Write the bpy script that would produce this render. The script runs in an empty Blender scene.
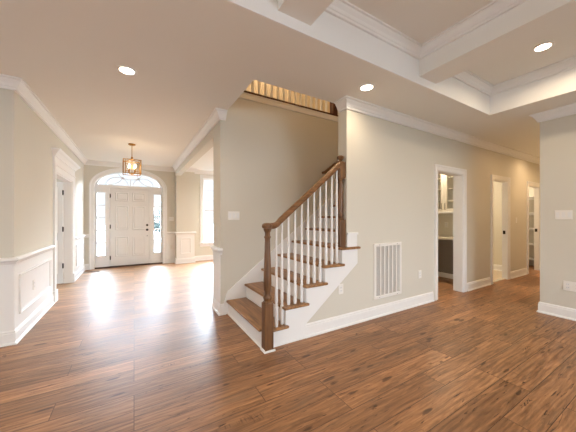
import bpy, bmesh, math, random
from mathutils import Vector, Matrix
random.seed(7)
PI = math.pi
S = bpy.context.scene
COL = S.collection

# ------------------------------------------------------------------ camera, sky, exposure
CAM_H = 1.31
cd = bpy.data.cameras.new('camera')
cam = bpy.data.objects.new('camera', cd); COL.objects.link(cam)
cam.location = (0, 0, CAM_H)
cam.rotation_euler = (PI/2, 0, -math.atan2(154, 259))
cd.sensor_fit = 'HORIZONTAL'; cd.sensor_width = 36.0
cd.lens = 36.0*259/576
cd.shift_y = 1.5/576
cd.clip_start = .05; cd.clip_end = 200
S.camera = cam

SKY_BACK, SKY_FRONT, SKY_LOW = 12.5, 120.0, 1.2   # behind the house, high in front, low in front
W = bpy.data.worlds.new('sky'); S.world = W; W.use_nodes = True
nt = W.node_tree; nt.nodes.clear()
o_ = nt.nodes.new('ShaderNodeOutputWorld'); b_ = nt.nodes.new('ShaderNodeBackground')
# hazy sky shaped for the indoor light, brightest high in front of the house
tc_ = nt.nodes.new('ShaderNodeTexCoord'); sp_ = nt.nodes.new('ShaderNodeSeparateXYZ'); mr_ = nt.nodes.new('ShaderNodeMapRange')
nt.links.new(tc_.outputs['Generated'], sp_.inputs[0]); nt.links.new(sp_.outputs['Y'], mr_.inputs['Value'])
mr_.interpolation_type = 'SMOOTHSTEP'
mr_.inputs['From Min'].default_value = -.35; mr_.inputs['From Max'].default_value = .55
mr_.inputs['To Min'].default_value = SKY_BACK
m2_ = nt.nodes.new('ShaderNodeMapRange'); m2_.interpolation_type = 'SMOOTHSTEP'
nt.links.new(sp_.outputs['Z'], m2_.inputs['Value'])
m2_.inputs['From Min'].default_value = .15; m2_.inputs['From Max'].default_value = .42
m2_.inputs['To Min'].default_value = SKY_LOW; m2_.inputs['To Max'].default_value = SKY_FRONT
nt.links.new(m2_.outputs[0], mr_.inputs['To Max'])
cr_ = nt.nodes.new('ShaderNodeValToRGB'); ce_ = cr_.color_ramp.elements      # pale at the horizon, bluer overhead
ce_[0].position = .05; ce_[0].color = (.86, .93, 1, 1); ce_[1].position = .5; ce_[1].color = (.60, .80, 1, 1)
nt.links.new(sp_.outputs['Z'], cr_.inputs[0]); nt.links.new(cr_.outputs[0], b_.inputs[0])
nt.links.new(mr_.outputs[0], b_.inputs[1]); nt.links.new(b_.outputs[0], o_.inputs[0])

vs = S.view_settings
S.display_settings.display_device = 'sRGB'
vs.view_transform = 'Standard'; vs.look = 'None'; vs.gamma = 1; vs.use_curve_mapping = False
vs.exposure = 0.1
cy = S.cycles
cy.use_denoising = True
cy.max_bounces = 10; cy.diffuse_bounces = 6; cy.glossy_bounces = 4; cy.transparent_max_bounces = 12
cy.sample_clamp_indirect = 6.0; cy.caustics_reflective = True; cy.blur_glossy = .6; cy.caustics_refractive = False

def area(name, loc, rot, sx, sy, power, color=(1, 1, 1), portal=False, shape='RECTANGLE', spread=PI):
    l = bpy.data.lights.new(name, 'AREA'); l.shape = shape; l.size = sx
    if shape == 'RECTANGLE': l.size_y = sy
    l.energy = power; l.color = color; l.spread = spread
    if portal: l.cycles.is_portal = True
    o = bpy.data.objects.new(name, l); COL.objects.link(o); o.location = loc; o.rotation_euler = rot
    return o
# sky portals in the modelled window and door openings (they only guide sky light through the glass)
IN_N, IN_S, IN_E, IN_W = (-PI/2, 0, 0), (PI/2, 0, 0), (0, PI/2, 0), (0, -PI/2, 0)
area('front_door_portal', (-.08, 8.45, 1.35), IN_N, 1.7, 2.5, 1, portal=True)
area('dining_window_portal', (2.45, 8.45, 1.55), IN_N, 1.3, 2.1, 1, portal=True)
area('dining_side_window_portal', (5.3, 6.2, 1.55), IN_E, 1.9, 2.0, 1, portal=True)
for x_ in (2.6,):
    area('great_room_window_portal', (x_, -4.75, 1.4), IN_S, 3.7, 2.2, 1, portal=True)
area('great_room_side_window_portal', (-4.8, -.7, 1.4), IN_W, 2.0, 2.0, 1, portal=True)
area('study_window_portal', (-4.3, 6.0, 1.5), IN_W, 1.6, 1.8, 1, portal=True)

# ------------------------------------------------------------------ materials
def mat(name, col, rough=.5, metal=0, spec=.5, noise=0, nscale=30, bump=0, bscale=200, coat=0):
    m = bpy.data.materials.new(name); m.use_nodes = True
    n = m.node_tree.nodes; L = m.node_tree.links; p = n['Principled BSDF']
    p.inputs['Base Color'].default_value = (*col, 1); p.inputs['Roughness'].default_value = rough
    p.inputs['Metallic'].default_value = metal; p.inputs['Specular IOR Level'].default_value = spec
    p.inputs['Coat Weight'].default_value = coat
    tc = n.new('ShaderNodeTexCoord')
    if noise:
        t = n.new('ShaderNodeTexNoise'); t.inputs['Scale'].default_value = nscale; t.inputs['Detail'].default_value = 4
        L.new(tc.outputs['Object'], t.inputs['Vector'])
        r = n.new('ShaderNodeValToRGB'); e = r.color_ramp.elements
        e[0].position = .3; e[1].position = .7
        e[0].color = (*[c*(1-noise) for c in col], 1); e[1].color = (*[min(1, c*(1+noise)) for c in col], 1)
        L.new(t.outputs['Fac'], r.inputs['Fac']); L.new(r.outputs['Color'], p.inputs['Base Color'])
    if bump:
        t = n.new('ShaderNodeTexNoise'); t.inputs['Scale'].default_value = bscale
        L.new(tc.outputs['Object'], t.inputs['Vector'])
        b = n.new('ShaderNodeBump'); b.inputs['Strength'].default_value = bump; b.inputs['Distance'].default_value = .002
        L.new(t.outputs['Fac'], b.inputs['Height']); L.new(b.outputs['Normal'], p.inputs['Normal'])
    return m

def emat(name, col, strength):
    m = bpy.data.materials.new(name); m.use_nodes = True
    p = m.node_tree.nodes['Principled BSDF']
    p.inputs['Base Color'].default_value = (*col, 1)
    p.inputs['Emission Color'].default_value = (*col, 1); p.inputs['Emission Strength'].default_value = strength
    return m

def glass(name, tint=(1, 1, 1), refl=.08):
    m = bpy.data.materials.new(name); m.use_nodes = True
    n = m.node_tree.nodes; L = m.node_tree.links; n.clear()
    o = n.new('ShaderNodeOutputMaterial'); mx = n.new('ShaderNodeMixShader')
    t = n.new('ShaderNodeBsdfTransparent'); t.inputs[0].default_value = (*tint, 1)
    g = n.new('ShaderNodeBsdfGlossy'); g.inputs['Roughness'].default_value = .02
    mx.inputs[0].default_value = refl
    L.new(t.outputs[0], mx.inputs[1]); L.new(g.outputs[0], mx.inputs[2]); L.new(mx.outputs[0], o.inputs[0])
    return m

def wood(name, dark, light, along='X', rough=.35, scale=1.0):
    m = bpy.data.materials.new(name); m.use_nodes = True
    n = m.node_tree.nodes; L = m.node_tree.links; p = n['Principled BSDF']
    tc = n.new('ShaderNodeTexCoord'); mp = n.new('ShaderNodeMapping')
    sc = {'X': (1.5, 22, 22), 'Y': (22, 1.5, 22), 'Z': (22, 22, 1.5)}[along]
    mp.inputs['Scale'].default_value = [s*scale for s in sc]
    L.new(tc.outputs['Object'], mp.inputs['Vector'])
    t = n.new('ShaderNodeTexNoise'); t.inputs['Scale'].default_value = 1.6; t.inputs['Detail'].default_value = 7
    t.inputs['Roughness'].default_value = .6; t.inputs['Distortion'].default_value = .6
    L.new(mp.outputs[0], t.inputs['Vector'])
    r = n.new('ShaderNodeValToRGB'); e = r.color_ramp.elements
    e[0].position = .32; e[1].position = .68; e[0].color = (*dark, 1); e[1].color = (*light, 1)
    L.new(t.outputs['Fac'], r.inputs['Fac']); L.new(r.outputs['Color'], p.inputs['Base Color'])
    p.inputs['Roughness'].default_value = rough
    return m

def floor_mat():
    m = bpy.data.materials.new('hickory_plank_floor'); m.use_nodes = True
    n = m.node_tree.nodes; L = m.node_tree.links; p = n['Principled BSDF']
    tc = n.new('ShaderNodeTexCoord')
    def math_(op, a, b=None, c=None):
        x = n.new('ShaderNodeMath'); x.operation = op
        for i, v in enumerate((a, b, c)):
            if v is None: continue
            if isinstance(v, (int, float)): x.inputs[i].default_value = v
            else: L.new(v, x.inputs[i])
        return x.outputs[0]
    br = n.new('ShaderNodeTexBrick')
    br.inputs['Scale'].default_value = 1; br.inputs['Brick Width'].default_value = 1.28; br.inputs['Row Height'].default_value = .185
    br.inputs['Mortar Size'].default_value = .0026; br.inputs['Mortar Smooth'].default_value = .3; br.inputs['Bias'].default_value = 0
    br.offset = .37; br.offset_frequency = 3
    br.inputs['Color1'].default_value = (0, 0, 0, 1); br.inputs['Color2'].default_value = (1, 1, 1, 1); br.inputs['Mortar'].default_value = (.5, .5, .5, 1)
    L.new(tc.outputs['Object'], br.inputs['Vector'])
    sep = n.new('ShaderNodeSeparateXYZ'); L.new(tc.outputs['Object'], sep.inputs[0])
    rnd = n.new('ShaderNodeSeparateColor'); L.new(br.outputs['Color'], rnd.inputs[0]); rv = rnd.outputs[0]
    # grain coordinates: stretched along the plank, shifted per plank
    cx = math_('ADD', math_('MULTIPLY', sep.outputs[0], 1.0), math_('MULTIPLY', rv, 37.0))
    cyy = math_('ADD', sep.outputs[1], math_('MULTIPLY', rv, 11.0))
    def comb(fx, fy):
        c = n.new('ShaderNodeCombineXYZ'); L.new(math_('MULTIPLY', cx, fx), c.inputs[0]); L.new(math_('MULTIPLY', cyy, fy), c.inputs[1]); return c.outputs[0]
    def noise(vec, scale, detail=5, rough=.55, dist=0):
        t = n.new('ShaderNodeTexNoise'); t.inputs['Scale'].default_value = scale; t.inputs['Detail'].default_value = detail
        t.inputs['Roughness'].default_value = rough; t.inputs['Distortion'].default_value = dist; L.new(vec, t.inputs['Vector']); return t.outputs['Fac']
    cyy = math_('ADD', cyy, math_('MULTIPLY', math_('SUBTRACT', noise(comb(2.2, 6.0), 1.0, 3), .5), .035))
    def ramp(fac, p0, p1, c0=(0, 0, 0), c1=(1, 1, 1)):
        r = n.new('ShaderNodeValToRGB'); e = r.color_ramp.elements; e[0].position = p0; e[1].position = p1
        e[0].color = (*c0, 1); e[1].color = (*c1, 1); L.new(fac, r.inputs['Fac']); return r.outputs['Color']
    def mix(fac, a, b, mode='MIX'):
        x = n.new('ShaderNodeMix'); x.data_type = 'RGBA'; x.blend_type = mode
        if isinstance(fac, (int, float)): x.inputs[0].default_value = fac
        else: L.new(fac, x.inputs[0])
        for i, v in ((6, a), (7, b)):
            if isinstance(v, tuple): x.inputs[i].default_value = (*v, 1)
            else: L.new(v, x.inputs[i])
        return x.outputs[2]
    g1 = noise(comb(1.5, 15), 1.5, 8, .68, 1.0)       # broad cathedral figure
    g2 = noise(comb(4.0, 70), 1.2, 4, .6, .1)            # fine grain
    g3 = noise(comb(.9, 4), 1.4, 3, .5, .6)            # slow tone drift
    base = ramp(g1, .30, .72, FL_D, FL_L)
    tone = mix(.7, base, ramp(rv, .0, 1.0, FL_T0, FL_T1), 'MULTIPLY')
    tone = mix(.55, tone, ramp(g3, .3, .7, (.72, .70, .68), (1.22, 1.2, 1.18)), 'MULTIPLY')
    tone = mix(.28, tone, ramp(g2, .38, .58, (.45, .41, .38), (1.2, 1.2, 1.2)), 'MULTIPLY')
    wv = n.new('ShaderNodeTexWave'); wv.bands_direction = 'Y'; wv.inputs['Scale'].default_value = 1.0
    wv.inputs['Distortion'].default_value = 7; wv.inputs['Detail'].default_value = 3; wv.inputs['Detail Scale'].default_value = .8
    L.new(comb(.9, 9), wv.inputs['Vector'])
    tone = mix(.30, tone, ramp(wv.outputs['Fac'], .05, .6, (.5, .46, .43), (1.12, 1.12, 1.12)), 'MULTIPLY')
    # dark streaks and knots
    st = ramp(noise(comb(3.6, 34), 1.2, 5, .65, 1.2), .615, .665)
    tone = mix(math_('MULTIPLY', st, .85), tone, FL_K)
    vo = n.new('ShaderNodeTexVoronoi'); vo.inputs['Scale'].default_value = 1.0
    L.new(comb(3.2, 11.0), vo.inputs['Vector'])
    kn = ramp(math_('ADD', math_('ADD', vo.outputs['Distance'], math_('MULTIPLY', noise(comb(1.3, 2.7), 1, 1), .5)), math_('MULTIPLY', noise(comb(7, 45), 1, 4), .42)), .53, .60, (1, 1, 1), (0, 0, 0))
    tone = mix(math_('MULTIPLY', kn, .68), tone, FL_K)
    gy = ramp(noise(comb(1.2, 9), 1.3, 4, .6, .8), .52, .70)
    tone = mix(math_('MULTIPLY', gy, .45), tone, (.19, .125, .078))
    # short cross scrapes (saw marks) in patches
    patch = ramp(noise(comb(1.1, 5), 1.0, 2), .66, .72)
    saw = ramp(noise(comb(75, 9), 1.0, 2, .5, .5), .52, .62)
    tone = mix(math_('MULTIPLY', math_('MULTIPLY', patch, saw), .55), tone, FL_K)
    tone = mix(math_('MULTIPLY', br.outputs['Fac'], .75), tone, (.03, .014, .007))
    L.new(tone, p.inputs['Base Color'])
    ro = math_('ADD', math_('MULTIPLY', g1, .18), .33)
    L.new(ro, p.inputs['Roughness']); p.inputs['Specular IOR Level'].default_value = .40
    hb = math_('ADD', math_('MULTIPLY', g2, .25), math_('ADD', math_('MULTIPLY', noise(comb(1.5, 14), 1.2, 2), .9), math_('MULTIPLY', br.outputs['Fac'], -1.2)))
    b = n.new('ShaderNodeBump'); b.inputs['Strength'].default_value = .35; b.inputs['Distance'].default_value = .0022
    L.new(hb, b.inputs['Height']); L.new(b.outputs['Normal'], p.inputs['Normal'])
    return m
FL_D = (.175, .086, .039); FL_L = (.52, .275, .135); FL_T0 = (.62, .60, .58); FL_T1 = (1.30, 1.27, 1.22); FL_K = (.032, .014, .008)

M = {}
M['wall'] = mat('cream_wall_paint', (.658, .632, .558), .75, spec=.25, bump=.05, bscale=350)
M['ceil'] = mat('ceiling_paint', (.82, .82, .785), .85, spec=.15)
M['trim'] = mat('white_trim_enamel', (.835, .838, .835), .38, spec=.45)
M['door'] = mat('white_door_enamel', (.79, .79, .785), .4)
M['floor'] = floor_mat()
M['tread'] = wood('stained_oak_tread', (.15, .064, .019), (.42, .215, .08), 'Y', .33)
M['oak'] = wood('stained_oak_post', (.075, .032, .011), (.215, .102, .038), 'Z', .34)
M['rail'] = wood('stained_oak_rail', (.10, .043, .015), (.29, .14, .055), 'X', .3)
M['darkwood'] = mat('dark_walnut_nosing', (.075, .02, .012), .4, noise=.3)
M['glass'] = glass('window_glass', refl=.05)
M['brass'] = mat('antique_gold_metal', (.42, .23, .065), .38, 1)
M['bronze'] = mat('oil_rubbed_bronze', (.028, .023, .02), .4, .8)
M['nickel'] = mat('dull_nickel', (.36, .33, .30), .35, .9)
M['plastic'] = mat('white_switch_plastic', (.82, .80, .76), .35)
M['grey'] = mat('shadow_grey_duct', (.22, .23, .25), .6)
M['counter'] = mat('cream_stone_counter', (.72, .67, .58), .25, noise=.08, nscale=60)
M['cabgrey'] = mat('taupe_desk_panel', (.24, .215, .19), .55)
M['cabinet'] = mat('cream_cabinet_paint', (.76, .73, .66), .4)
M['bulb'] = emat('warm_bulb', (1, .78, .50), 12)
M['led'] = emat('warm_led_diffuser', (1, .86, .66), 16)
M['tile'] = mat('pale_bath_tile', (.66, .55, .42), .4, noise=.06)
M['thresh'] = mat('brown_threshold', (.05, .022, .012), .5)
M['register'] = mat('bronze_register', (.12, .065, .035), .45, .4)
M['upwall'] = mat('tan_upstairs_paint', (.70, .60, .46), .8)
M['lawn'] = mat('lawn', (.018, .021, .014), .9, noise=.25, nscale=3)
M['porch'] = mat('porch_concrete', (.022, .022, .022), .8, noise=.06)
M['leaf'] = mat('shrub_leaves', (.018, .03, .025), .7, noise=.4, nscale=6)
M['bark'] = mat('shrub_bark', (.12, .085, .06), .9, noise=.3, nscale=12)

# ------------------------------------------------------------------ mesh helpers
class MB:
    def __init__(s): s.bm = bmesh.new()
    def box(s, x0, x1, y0, y1, z0, z1):
        v = [s.bm.verts.new((x, y, z)) for z in (z0, z1) for y in (y0, y1) for x in (x0, x1)]
        for f in ((0, 2, 3, 1), (4, 5, 7, 6), (0, 1, 5, 4), (2, 6, 7, 3), (0, 4, 6, 2), (1, 3, 7, 5)):
            s.bm.faces.new([v[i] for i in f])
        return s
    def prism(s, pts, b0, b1, mp):
        A = [s.bm.verts.new(mp(u, w, b0)) for u, w in pts]; B = [s.bm.verts.new(mp(u, w, b1)) for u, w in pts]
        s.bm.faces.new(A); s.bm.faces.new(B[::-1]); k = len(pts)
        for i in range(k): s.bm.faces.new([A[i], B[i], B[(i+1) % k], A[(i+1) % k]])
        return s
    def lathe(s, prof, cx=0, cy=0, seg=20, axis='Z', origin=None):
        R = []
        for r, z in prof:
            ring = []
            for k in range(seg):
                a = 2*PI*k/seg; p = (r*math.cos(a), r*math.sin(a), z)
                if axis == 'Y': p = (p[0], p[2], p[1])
                elif axis == 'X': p = (p[2], p[0], p[1])
                if origin: p = (p[0]+origin[0], p[1]+origin[1], p[2]+origin[2])
                else: p = (p[0]+cx, p[1]+cy, p[2])
                ring.append(s.bm.verts.new(p))
            R.append(ring)
        for i in range(len(R)-1):
            for k in range(seg):
                s.bm.faces.new([R[i][k], R[i][(k+1) % seg], R[i+1][(k+1) % seg], R[i+1][k]])
        s.bm.faces.new(R[0][::-1]); s.bm.faces.new(R[-1])
        return s
    def tube(s, pts, r, seg=8):
        pts = [Vector(p) for p in pts]; R = []
        for i, p in enumerate(pts):
            d = (pts[min(i+1, len(pts)-1)]-pts[max(i-1, 0)]).normalized()
            up = Vector((0, 0, 1)) if abs(d.z) < .9 else Vector((1, 0, 0))
            a = d.cross(up).normalized(); b = a.cross(d)
            R.append([s.bm.verts.new(p+(a*math.cos(2*PI*k/seg)+b*math.sin(2*PI*k/seg))*r) for k in range(seg)])
        for i in range(len(R)-1):
            for k in range(seg): s.bm.faces.new([R[i][k], R[i][(k+1) % seg], R[i+1][(k+1) % seg], R[i+1][k]])
        s.bm.faces.new(R[0][::-1]); s.bm.faces.new(R[-1])
        return s
    def sweep(s, path, prof, mp, closed=False, side=1):
        """path: 2-D points; prof: closed list of (a, b), a = offset along the left normal * side, b = third coordinate"""
        n = len(path); P = [Vector(p) for p in path]; R = []
        def nrm(i, j):
            d = (P[j]-P[i]).normalized(); return Vector((-d.y, d.x))*side
        for i in range(n):
            if closed: n1, n2 = nrm((i-1) % n, i), nrm(i, (i+1) % n)
            else:
                n1 = nrm(i-1, i) if i else nrm(0, 1); n2 = nrm(i, i+1) if i < n-1 else nrm(n-2, n-1)
            o = (n1+n2)/(1+n1.dot(n2))
            R.append([s.bm.verts.new(mp(*(P[i]+o*a), b)) for a, b in prof])
        k = len(prof)
        for i in range(n if closed else n-1):
            A, B = R[i], R[(i+1) % n]
            for j in range(k): s.bm.faces.new([A[j], A[(j+1) % k], B[(j+1) % k], B[j]])
        if not closed: s.bm.faces.new(R[0]); s.bm.faces.new(R[-1][::-1])
        return s
    def build(s, name, m, parent=None, bevel=0, smooth=False, seg=2):
        bmesh.ops.recalc_face_normals(s.bm, faces=s.bm.faces[:])
        me = bpy.data.meshes.new(name); s.bm.to_mesh(me); s.bm.free()
        me.materials.append(m)
        if smooth:
            for p in me.polygons: p.use_smooth = True
            me.set_sharp_from_angle(angle=math.radians(40))
        o = bpy.data.objects.new(name, me); COL.objects.link(o)
        if parent is not None: o.parent = parent
        if bevel:
            md = o.modifiers.new('edge', 'BEVEL'); md.width = bevel; md.segments = seg; md.limit_method = 'ANGLE'
        return o

XY = lambda x, y, b: (x, y, b)                       # floor-plan paths
def S_(y0): return lambda u, z, b: (u, y0-b, z)      # wall facing -Y
def E_(x0): return lambda u, z, b: (x0+b, u, z)      # wall facing +X
def W_(x0): return lambda u, z, b: (x0-b, u, z)      # wall facing -X
def N_(y0): return lambda u, z, b: (u, y0+b, z)      # wall facing +Y

def tag(o, label, cat, group=None, kind=None):
    o['label'] = label; o['category'] = cat
    if group: o['group'] = group
    if kind: o['kind'] = kind
    return o
def struct(o, label, cat): return tag(o, label, cat, kind='structure')
def empty(name, loc=(0, 0, 0)):
    o = bpy.data.objects.new(name, None); COL.objects.link(o); o.location = loc; o.empty_display_size = .1
    return o
def adopt(root, *obs):
    """parent objects already modelled in world coordinates to a root Empty that stands elsewhere"""
    for o in obs:
        o.parent = root; o.matrix_parent_inverse = Matrix.Translation(-Vector(root.location))
    return root

def grid_wall(name, m, axis, c0, c1, u0, u1, z0, z1, holes=()):
    """wall slab between c0 and c1 on its thin axis, with rectangular openings (ua, ub, za, zb)"""
    us = sorted({u0, u1, *[h[0] for h in holes], *[h[1] for h in holes]}); us = [u for u in us if u0 <= u <= u1]
    zs = sorted({z0, z1, *[h[2] for h in holes], *[h[3] for h in holes]}); zs = [z for z in zs if z0 <= z <= z1]
    solid = lambda i, j: 0 <= i < len(us)-1 and 0 <= j < len(zs)-1 and not any(
        h[0] < (us[i]+us[i+1])/2 < h[1] and h[2] < (zs[j]+zs[j+1])/2 < h[3] for h in holes)
    pt = {'Y': lambda u, z, c: (u, c, z), 'X': lambda u, z, c: (c, u, z), 'Z': lambda u, z, c: (u, z, c)}[axis]
    mb = MB(); V = {}
    def v(i, j, c):
        k = (i, j, c)
        if k not in V: V[k] = mb.bm.verts.new(pt(us[i], zs[j], c))
        return V[k]
    for i in range(len(us)-1):
        for j in range(len(zs)-1):
            if not solid(i, j): continue
            for c in (c0, c1): mb.bm.faces.new([v(i, j, c), v(i+1, j, c), v(i+1, j+1, c), v(i, j+1, c)])
            for di, dj, a, b in ((-1, 0, (i, j), (i, j+1)), (1, 0, (i+1, j), (i+1, j+1)), (0, -1, (i, j), (i+1, j)), (0, 1, (i, j+1), (i+1, j+1))):
                if not solid(i+di, j+dj): mb.bm.faces.new([v(*a, c0), v(*b, c0), v(*b, c1), v(*a, c1)])
    return mb.build(name, m)

CROWN = [(0, 0), (.086, 0), (.086, -.016), (.068, -.018), (.062, -.034), (.042, -.060), (.032, -.086), (.024, -.090), (.022, -.114), (0, -.114)]
def crown(z, k=1.0): return [(a*k, z+b*k) for a, b in CROWN]
BASE = [(0, .0), (.030, .0), (.030, .010), (.024, .020), (.016, .024), (.016, .112), (.011, .120), (.013, .130), (.006, .142), (0, .146)]
RAIL = [(0, 0.807), (.010, 0.807), (.012, 0.827), (.022, 0.840), (.026, 0.852), (.046, 0.862), (.050, 0.874), (.044, 0.888), (.030, 0.896), (0, 0.898)]
CASE = [(0, 0), (0, .010), (.010, .016), (.055, .018), (.070, .026), (.092, .026), (.092, 0)]
PANEL = [(0, 0), (0, .016), (.010, .020), (.022, .010), (.034, .008), (.034, 0)]

# ------------------------------------------------------------------ dimensions
XL, XR = -1.07, 1.0            # foyer side walls
YL = 3.76                      # great room wall left of the foyer
YF = 8.15                      # front wall
YS = 3.46                      # wall behind the stair
YO = 3.82                      # where the dining-room opening starts
YW, TW, TF = 2.34, .15, .085             # long wall with the air return
XP, YP = 4.83, 1.30            # pier of the right-hand wall
XC = 2.22                      # free end of the long wall beside the stair
CZ = 2.74                      # ceiling
TZ = 3.10                      # tray ceiling
X0, RUN, RISE = 1.10, .2585, .19

# ------------------------------------------------------------------ floor and ceilings
struct(MB().box(-4.6, 10.6, -4.7, 8.3, -.12, 0).build('floor', M['floor']), 'wide plank hickory floor with knots and dark streaks', 'floor')
struct(MB().box(6.0, 7.72, 2.42, 4.5, 0, .008).build('floor.001', M['tile']), 'pale tile floor seen through the middle hall doorway', 'floor')
TX0, TX1, TY0, TY1 = -3.9, 4.28, -3.4, 1.68
HX1 = 5.05
ceil_holes = [(TX0, TX1, TY0, TY1), (1.07, HX1, YW+TW, YS+.2)]
struct(grid_wall('ceiling', M['ceil'], 'Z', CZ, 3.05, -4.6, 10.6, -4.7, 8.4, ceil_holes), 'flat lower ceiling with stair opening', 'ceiling')
struct(MB().box(TX0-.1, TX1+.1, TY0-.1, TY1+.1, TZ, TZ+.1).build('ceiling.001', M['ceil']), 'raised tray ceiling between the beams', 'ceiling')
# band that lines the tray recess
mb = MB(); mb.sweep([(TX0, TY0), (TX1, TY0), (TX1, TY1), (TX0, TY1)], [(0, CZ), (.012, CZ), (.012, TZ), (0, TZ)], XY, closed=True)
struct(mb.build('trim_1', M['trim']), 'white fascia band lining the tray recess', 'trim')
BEAMS = [(-2.56, -2.26), (-.83, -.53), (.905, 1.20), (2.63, 2.94)]
BL = ['ceiling beam at the far left of the tray', 'ceiling beam above and behind the camera', 'shorter-looking boxed ceiling beam cut by the top edge of the view', 'boxed ceiling beam beside the glowing tray light']
for (a, b), l in zip(BEAMS, BL):
    struct(MB().box(a, b, TY0+.012, TY1-.012, 2.825, TZ).build('ceiling_beam', M['ceil']), l, 'beam')
edges = [TX0+.012] + [e for b in BEAMS for e in b] + [TX1-.012]
BAYL = ['outermost', 'second', 'third', 'fourth', 'fifth']
for i in range(5):
    a, b = edges[2*i], edges[2*i+1]
    mb = MB().sweep([(a, TY0+.012), (b, TY0+.012), (b, TY1-.012), (a, TY1-.012)], crown(TZ, .9), XY, closed=True)
    struct(mb.build('trim_2', M['trim']), f'crown moulding around the {BAYL[i]} tray bay', 'trim')

# ------------------------------------------------------------------ walls
win_back = [(.8, 4.4, .35, 2.45)]
wd = lambda o, l: struct(o, l, 'wall')
wd(grid_wall('wall_back', M['wall'], 'Y', -4.7, -4.55, -4.6, 4.98, 0, CZ, win_back), 'great room wall with big windows behind the viewer')
wd(grid_wall('wall_far_left', M['wall'], 'X', -4.6, -4.45, -4.55, YL, 0, CZ, [(-1.6, .2, .5, 2.3)]), 'great room side wall with windows')
wd(grid_wall('wall_left_return', M['wall'], 'Y', YL, YL+.12, -4.6, XL, 0, CZ), 'cream wall turning left at the foyer corner')
LD0, LD1, LDZ = 5.40, 6.70, 2.03
wd(grid_wall('wall_left', M['wall'], 'X', XL-.13, XL, YL+.12, YF, 0, CZ, [(LD0, LD1, 0, LDZ)]), 'cream foyer wall with white wainscot and side doorway')
# study behind the side door
wd(grid_wall('wall_study', M['wall'], 'X', -4.15, -4.0, YL+.12, YF+.15, 0, CZ, [(5.2, 6.8, .6, 2.4)]), 'study outer wall behind the side door')
wd(MB().box(-4.0, XL-.13, YF, YF+.15, 0, CZ).build('wall_study_front', M['wall']), 'study front wall behind the side door')
# front wall with the arched opening
AC, AH, ASP, AB = -.08, .78, 2.10, .42
def arch(a, b, n=28, zb=ASP): return [(AC+a*math.cos(PI*k/n), zb+b*math.sin(PI*k/n)) for k in range(n+1)]
pts = [(XL-.13, 0), (XL-.13, CZ), (1.52, CZ), (1.52, 0), (AC+AH, 0)] + arch(AH, AB) + [(AC-AH, 0)]
wd(MB().prism(pts, 0, -.16, S_(YF)).build('wall_front', M['wall']), 'cream front wall around the arched entry door')
DW = (1.82, 3.06, .54, 2.52)
wd(grid_wall('wall_dining_front', M['wall'], 'Y', YF, YF+.16, 1.52, 5.2, 0, CZ, [DW]), 'dining room wall with the tall window')
wd(MB().box(1.03, 1.52, 7.90, YF, 0, CZ).build('wall_pier', M['wall']), 'short panelled wall pier at the dining room opening')
wd(grid_wall('wall_dining_right', M['wall'], 'X', 5.1, 5.25, YO, YF, 0, CZ, [(5.3, 7.1, .54, 2.52)]), 'far side wall of the dining room')
wd(MB().box(XR, XR+.14, YO, 7.90, 2.50, CZ).build('wall_header', M['wall']), 'cream header above the dining room opening')
wd(MB().box(XR, 5.25, YS, YO, 0, 3.05).build('wall_stair', M['wall']), 'cream wall behind the staircase')
# long wall with the air return and three doorways
D1, D2, D3 = (4.165, 4.96), (6.105, 6.79), (7.93, 8.63)
DZ = 2.07
wd(grid_wall('wall_vent', M['wall'], 'Y', YW, YW+TW, XC, 5.5, 0, CZ, [(*D1, 0, DZ)]), 'long cream wall with the air return and pantry doorway')
wd(grid_wall('wall_right_hall', M['wall'], 'Y', YW, YW+TF, 5.5, 10.5, 0, CZ, [(*D2, 0, DZ), (*D3, 0, DZ)]), 'cream hallway wall with the two farther doorways')
# under-stair wall
step = [(X0+.02, 0)]
for i in range(5):
    step += [(X0+.02+i*RUN, RISE*(i+1)-.03)]
    step += [(X0+.02+(i+1)*RUN, RISE*(i+1)-.03)] if i < 4 else [(XC, RISE*5-.03)]
step += [(XC, 0)]
wd(MB().prism(step, 0, -.08, S_(YW)).build('wall_under_stair', M['wall']), 'cream wall closing the underside of the stair')
wd(MB().box(XP, XP+.15, -4.55, YP, 0, CZ).build('wall_right', M['wall']), 'cream wall with light switches at the right edge')
wd(MB().box(XP+.15, 10.5, YP-.15, YP, 0, CZ).build('wall_hall', M['wall']), 'hidden side of the hallway')
wd(MB().box(10.5, 10.65, YP-.15, 4.7, 0, CZ).build('wall_hall_end', M['wall']), 'wall at the end of the hallway')
wd(MB().box(3.9, 4.0, YW+TW, YS, 0, 2.0).build('wall_pantry_side', M['wall']), 'side wall of the pantry under the stair')
wd(MB().box(5.92, 6.0, YW+TF, 4.6, 0, CZ).build('wall_pantry', M['wall']), 'pantry wall behind the glass cabinet')
wd(MB().box(5.25, 5.92, 4.1, 4.2, 0, CZ).build('wall_pantry_back', M['wall']), 'back wall of the pantry')
wd(MB().box(7.72, 7.80, YW+TF, 4.6, 0, CZ).build('wall_bath', M['wall']), 'cream wall seen through the middle doorway')
wd(MB().box(6.0, 7.72, 4.5, 4.6, 0, CZ).build('wall_bath_back', M['wall']), 'back wall of the middle room')
wd(MB().box(9.30, 9.40, YW+TF, 4.6, 0, CZ).build('wall_closet', M['wall']), 'wall behind the closet shelves')
wd(MB().box(7.80, 9.30, 4.5, 4.6, 0, CZ).build('wall_closet_back', M['wall']), 'back wall of the shelved closet')
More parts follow.
